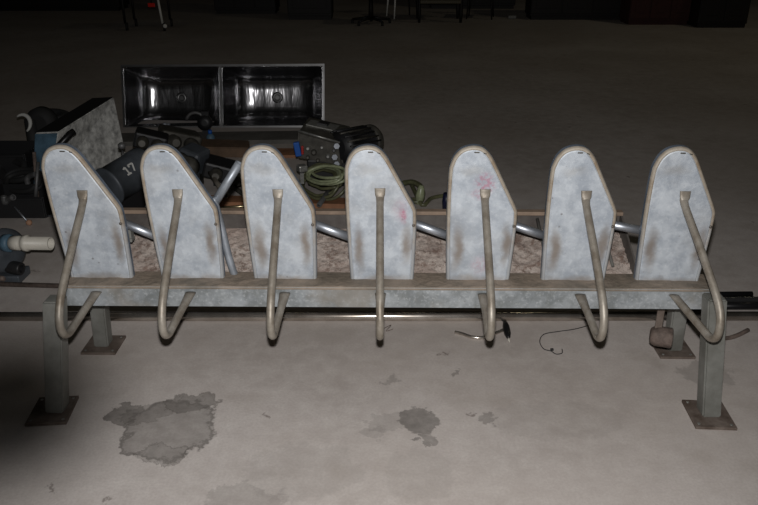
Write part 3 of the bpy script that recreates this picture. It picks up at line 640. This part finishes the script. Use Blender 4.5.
for (u, v, Y, l, lab) in ((30, 176, 4.05, .05, 'small grey pipe elbow in the heap above the low crate'), (8, 199, 3.85, .045, 'pale grey fitting at the left edge of the heap')):
    c = D(u, v, Y); bm = B(); tube(bm, smooth_path([V((c.x-.02, c.y, .13)), V((c.x-.02, c.y, c.z-.02)), c, c+V((l, -.03, .02))], 5), .016, 12, hollow=.7); tag(obj('pipe_elbow', bm, 'grey'), lab, 'pipe fitting')
for (u0, v0, u1, v1, Y, m, lab) in ((34, 152, 38, 180, 4.1, 'rust', 'rusty upright bar in the heap left of the first panel'), (38, 162, 34, 182, 4.0, 'grey', 'thin grey bar in front of the rusty upright bar')):
    a = D(u0, v0, Y); b = D(u1, v1, Y); b = a+(b-a)*1.0; bar('scrap_bar', a, V((b.x, b.y-.05, .02)), .010, m, lab, 'bar')
# cork tipped stick
ck = thing('corked_stick', 'thin metal stick with a cork ball tip lying above the white pipe', 'stick', F(28, 226))
bm = B(); tube(bm, [F(14.5, 207, .08), F(27, 221, .02)], .0045, 8); obj('stick', bm, 'chrome', ck)
bm = B(); c = F(29, 222.5, .016); lathe(bm, [(-.016, .003), (-.012, .012), (0, .017), (.012, .012), (.016, .003)], c, (1, -1, -.3), 14); obj('cork_tip', bm, 'cork', ck)
bar('bright_strip', F(43.5, 215.5, .006), F(72, 217, .006), .006, 'chrome', 'thin bright rod lying on the low crate left of the first panel', 'rod')
# pump with white pipe
pp = thing('pump', 'charcoal pump with a white plastic pipe stub pointing right', 'pump', F(5, 272))
c = F(3, 258, .10); c = D(2, 250, 3.1); c.z = max(c.z, .095)
bm = B(); lathe(bm, [(-.08, .05), (-.07, .085), (.0, .095), (.012, .10), (.03, .10), (.04, .09), (.06, .07), (.065, .04)], c, (.9, -.5, .1), 32); obj('volute', bm, 'charcoal', pp)
bm = B(); tube(bm, smooth_path([c+V((.0, -.02, -.05)), c+V((.05, -.04, -.065)), c+V((.095, -.05, -.07))], 4), [.03]*7+[.028, .028], 14, hollow=.6); obj('outlet', bm, 'black', pp)
a = D(12, 243, 3.05); b = D(51, 243.5, 3.02); d = (b-a).normalized(); L = (b-a).length
bm = B(); lathe(bm, [(0, .032), (L*.22, .032), (L*.24, .028), (L*.30, .028), (L*.32, .036), (L*.42, .036), (L*.44, .029), (L, .029), (L, .024), (L-.05, .024), (L-.05, 0)], a, d, 24); o = obj('pipe_stub', bm, 'ivory', pp); o['label'] = 'ivory white plastic pipe stub'
bm = B(); lathe(bm, [(0, .038), (.03, .04), (.035, .03)], D(4, 243, 3.06), d, 20); obj('collar', bm, 'bluepaint', pp)
bm = B(); add_box(bm, (c.x, c.y, .02), (.16, .12, .04), bev=.006); obj('foot', bm, 'charcoal', pp)
bm = B(); tube(bm, smooth_path([on(-14, 280, .03), on(-4, 277, .03), on(3, 279, .03), on(-2, 275, .02)], 4), .012, 8); tag(obj('rusty_chain_end', bm, 'rust'), 'rusty curved scrap end at the left edge under the pump', 'scrap')
# ------------------------------------------------------------------ far end of the hall
def chair(u, v, rz, label, m='darkwood', pale=(), group=None):
    c = F(u, v); r = thing('chair', label, 'chair', c); rot = Matrix.Rotation(rz, 3, 'Z')
    bm = B(); add_box(bm, c+V((0, 0, .44)), (.42, .42, .04), rot, bev=.01); obj('seat', bm, m, r)
    for k, (sx, sy) in enumerate(((-1, -1), (1, -1), (1, 1), (-1, 1))):
        bm = B(); b = c+rot @ V((sx*.2, sy*.2, 0)); t = c+rot @ V((sx*.17, sy*.17, .43)); tube(bm, [b, t], [.011, .018], 8); obj('leg', bm, 'glintwhite' if k in pale else m, r)
    bm = B(); 
    for sx in (-1, 1): tube(bm, [c+rot @ V((sx*.18, .19, .44)), c+rot @ V((sx*.18, .24, .9))], .016, 8)
    add_box(bm, c+rot @ V((0, .23, .8)), (.38, .025, .22), rot, bev=.008); obj('backrest', bm, m, r)
    return r
chair(402, 17, .3, 'dark chair with one pale leg, left of the far wooden table', pale=(0, 3))
chair(480, 18, -.2, 'dark chair at the far end right of the wooden table')
tb = thing('wooden_table', 'dark legged table with pale apron far across the hall', 'table', F(440, 23)); c = F(440, 23)
bm = B(); add_box(bm, c+V((0, .3, .72)), (.74, .6, .04), bev=.01); obj('table_top', bm, 'fadewood', tb)
for sx in (-1, 1):
    for sy in (0, 1):
        bm = B(); q = c+V((sx*.32, .04+sy*.5, 0)); lathe(bm, [(0, .02), (.15, .03), (.3, .022), (.5, .034), (.7, .04)], q, (0, 0, 1), 10); obj('leg', bm, 'darkwood', tb)
bm = B(); add_box(bm, c+V((0, .0, .31)), (.62, .03, .05), bev=.006); obj('stretcher', bm, 'fadewood', tb)
# swivel chair base
sb = thing('swivel_chair', 'black swivel chair on a star base far across the hall', 'chair', F(371, 24)); c = F(371, 24)
bm = B(); lathe(bm, [(0.06, .04), (.4, .03)], c, (0, 0, 1), 12); obj('column', bm, 'darkwood', sb)
for k in range(5):
    a = k*2*PI/5+.3; bm = B(); e = c+V((.3*math.cos(a), .3*math.sin(a), .06)); tube(bm, [c+V((0, 0, .1)), e], [.025, .016], 8); lo_ = obj('arm', bm, 'black', sb)
    bm = B(); lathe(bm, [(0, .028), (.04, .028)], e+V((-.02, 0, -.03)), (1, 0, 0), 14); WO[lo_.as_pointer()] = WO[sb.as_pointer()]; obj('caster', bm, 'rubber', lo_)
bm = B(); add_box(bm, c+V((0, 0, .45)), (.5, .5, .09), bev=.03); obj('seat', bm, 'black', sb)
bm = B(); add_box(bm, c+V((0, .24, .75)), (.45, .07, .5), bev=.03); obj('backrest', bm, 'black', sb)
def _grp():
    G = {'cabinet': 'dark cabinets along the far end of the hall', 'machine part': 'machine castings in the scrap', 'hose': 'loose hoses in the scrap', 'crate': 'black crates in the heap'}
    for o in COL.objects:
        if o.parent is None and o.get('category') in G: o['group'] = G[o['category']]
def cabinet(u0, u1, v, h, dep, m, label, nd=2):
    a = F(u0, v); b = F(u1, v); c = (a+b)/2; w_ = b.x-a.x; r = thing('cabinet', label, 'cabinet', (c.x, c.y, 0))
    bm = B(); add_box(bm, (c.x, c.y+dep/2, h/2+.03), (w_, dep, h-.06), bev=.006); add_box(bm, (c.x, c.y+dep/2, .03), (w_*.97, dep*.9, .06)); obj('body', bm, m, r)
    for k in range(nd):
        bm = B(); x = c.x-w_/2+w_*(k+.5)/nd; add_box(bm, (x, c.y-.008, h/2+.03), (w_/nd-.02, .018, h-.14), bev=.004)
        add_box(bm, (x, c.y-.02, h/2+.03), (w_/nd-.16, .008, h-.3), bev=.003); dr = obj('door', bm, m, r); WO[dr.as_pointer()] = WO[r.as_pointer()]
        bm = B(); tube(bm, [(x+w_/nd*.38, c.y-.04, h*.5), (x+w_/nd*.38, c.y-.04, h*.5+.14)], .008, 8); obj('handle', bm, 'bolt', dr)
    return r
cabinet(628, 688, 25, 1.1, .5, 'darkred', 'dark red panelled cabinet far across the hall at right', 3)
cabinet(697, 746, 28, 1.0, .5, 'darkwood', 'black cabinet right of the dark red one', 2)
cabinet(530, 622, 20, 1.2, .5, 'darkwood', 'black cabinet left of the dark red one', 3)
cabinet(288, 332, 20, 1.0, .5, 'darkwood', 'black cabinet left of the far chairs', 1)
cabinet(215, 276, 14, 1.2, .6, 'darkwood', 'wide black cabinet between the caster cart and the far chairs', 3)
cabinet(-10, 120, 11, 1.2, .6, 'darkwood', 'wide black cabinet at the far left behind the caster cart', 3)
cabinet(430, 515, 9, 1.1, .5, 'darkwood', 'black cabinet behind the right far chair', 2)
bm = B(); c = F(512, 19, .0); add_box(bm, c+V((0, 0, .03)), (.13, .06, .05), bev=.012); tag(obj('small_box', bm, mat('pale_carton', (.25, .25, .24), .6)), 'tiny pale box on the far floor right of the chairs', 'box')
# cart with a bright caster
ct = thing('rolling_cart', 'dark rolling cart with a bright chrome leg and caster far at the upper left', 'cart', F(140, 26)); 
p0 = F(165.5, 31); bx = p0.x-.42
bm = B(); add_box(bm, (bx+.18, p0.y+.3, .60), (.75, .55, .05), bev=.01); obj('tray', bm, 'black', ct)
for k, (x, y) in enumerate(((p0.x-.03, p0.y), (bx-.16, p0.y+.05), (p0.x-.05, p0.y+.5), (bx-.16, p0.y+.5))):
    lg_top = D(159, 5, p0.y) if k == 0 else V((x, y, .6)); a = V((x, y, .10))
    bm = B(); tube(bm, [a, lg_top+(lg_top-a)*.35 if k == 0 else lg_top], .017, 10); lg = obj('leg', bm, 'glintwhite' if k == 0 else 'darkwood', ct); WO[lg.as_pointer()] = WO[ct.as_pointer()]
    bm = B(); lathe(bm, [(0, .055), (.035, .055)], (x, y-.0, .056), (1, .25, 0), 18); cs = obj('caster', bm, 'rubber', lg); WO[cs.as_pointer()] = WO[ct.as_pointer()]
    if k == 0:
        bm = B(); lathe(bm, [(0, .03), (.008, .028), (.016, .012), (.018, .002)], (x+.045, y-.05, .075), (.2, -1, .15), 16); obj('hub', bm, 'glintwhite', cs)['label'] = 'bright hub cap'
bm = B(); q = D(151.5, 5, p0.y+.02); add_box(bm, q, (.10, .03, .055), bev=.008); o = obj('red_light', bm, mat('red_reflector', (.9, .03, .015), .3), ct); o['label'] = 'red reflector'
bm = B(); q0 = D(151.5, 5, p0.y+.045); tube(bm, [q0, V((q0.x, q0.y+.02, .58))], .01, 8); obj('stem', bm, 'black', ct)

_grp()
# ------------------------------------------------------------------ light
wd = bpy.data.worlds.new('hall'); SC.world = wd; wd.use_nodes = True
wd.node_tree.nodes['Background'].inputs[0].default_value = (.55, .55, .5, 1); wd.node_tree.nodes['Background'].inputs[1].default_value = .006
def spot(name, loc, target, power, size, blend, rad, col=(1, 1, 1)):
    l = bpy.data.lights.new(name, 'SPOT'); l.energy = power; l.spot_size = math.radians(size); l.spot_blend = blend; l.shadow_soft_size = rad; l.color = col
    o = bpy.data.objects.new(name, l); COL.objects.link(o); o.location = loc; o.rotation_euler = (V(target)-V(loc)).to_track_quat('-Z', 'Y').to_euler(); return o
fp = V((.0, .0, H))+CR @ V((0.0, .10, 0)) 
spot('camera_flash', fp, D(405, 255, 2.6), 232, 112, 1.0, .018, (1, .98, .97))
# mask added to dim the flash towards lower left; no object blocks it
fl_ob = bpy.data.objects['camera_flash']; ld = fl_ob.data; ld.use_nodes = True; nt = ld.node_tree; em = nt.nodes['Emission']
class LN(NB):
    def __init__(s, nt): s.nt = nt; s.N = nt.nodes; s.L = nt.links
n = LN(nt); inc = n.N.new('ShaderNodeNewGeometry').outputs['Incoming']
dv = (F(6, 410)-fp).normalized(); e1 = dv.cross(V((0, 0, 1))).normalized(); e2 = e1.cross(dv)
def dot(a, b): return n.vmath('DOT_PRODUCT', a, b).outputs['Value']
a_ = n.math('DIVIDE', dot(inc, tuple(e1)), .165); b_ = n.math('DIVIDE', dot(inc, tuple(e2)), .140)
rad = n.math('SQRT', n.math('ADD', n.math('MULTIPLY', a_, a_), n.math('MULTIPLY', b_, b_)))
# incoming points from the lit point back to the flash or along the beam: use the half that faces dv
mk = n.maprange(rad, .2, 1.1, .02, 1.0)
n.L.new(mk, em.inputs['Strength'])
for x, y, en in ((-3, 8, 1.5), (6, 9, 14), (1, 7, 2)):
    l = bpy.data.lights.new('hall_lamp', 'AREA'); l.energy = en; l.shape = 'DISK'; l.size = .6; l.color = (1, .88, .62)
    o = bpy.data.objects.new('hall_lamp', l); COL.objects.link(o); o.location = (x, y, 6.5)
vs = SC.view_settings; vs.view_transform = 'Standard'; vs.look = 'None'; vs.exposure = 0.0; vs.gamma = 1.0; vs.use_curve_mapping = False
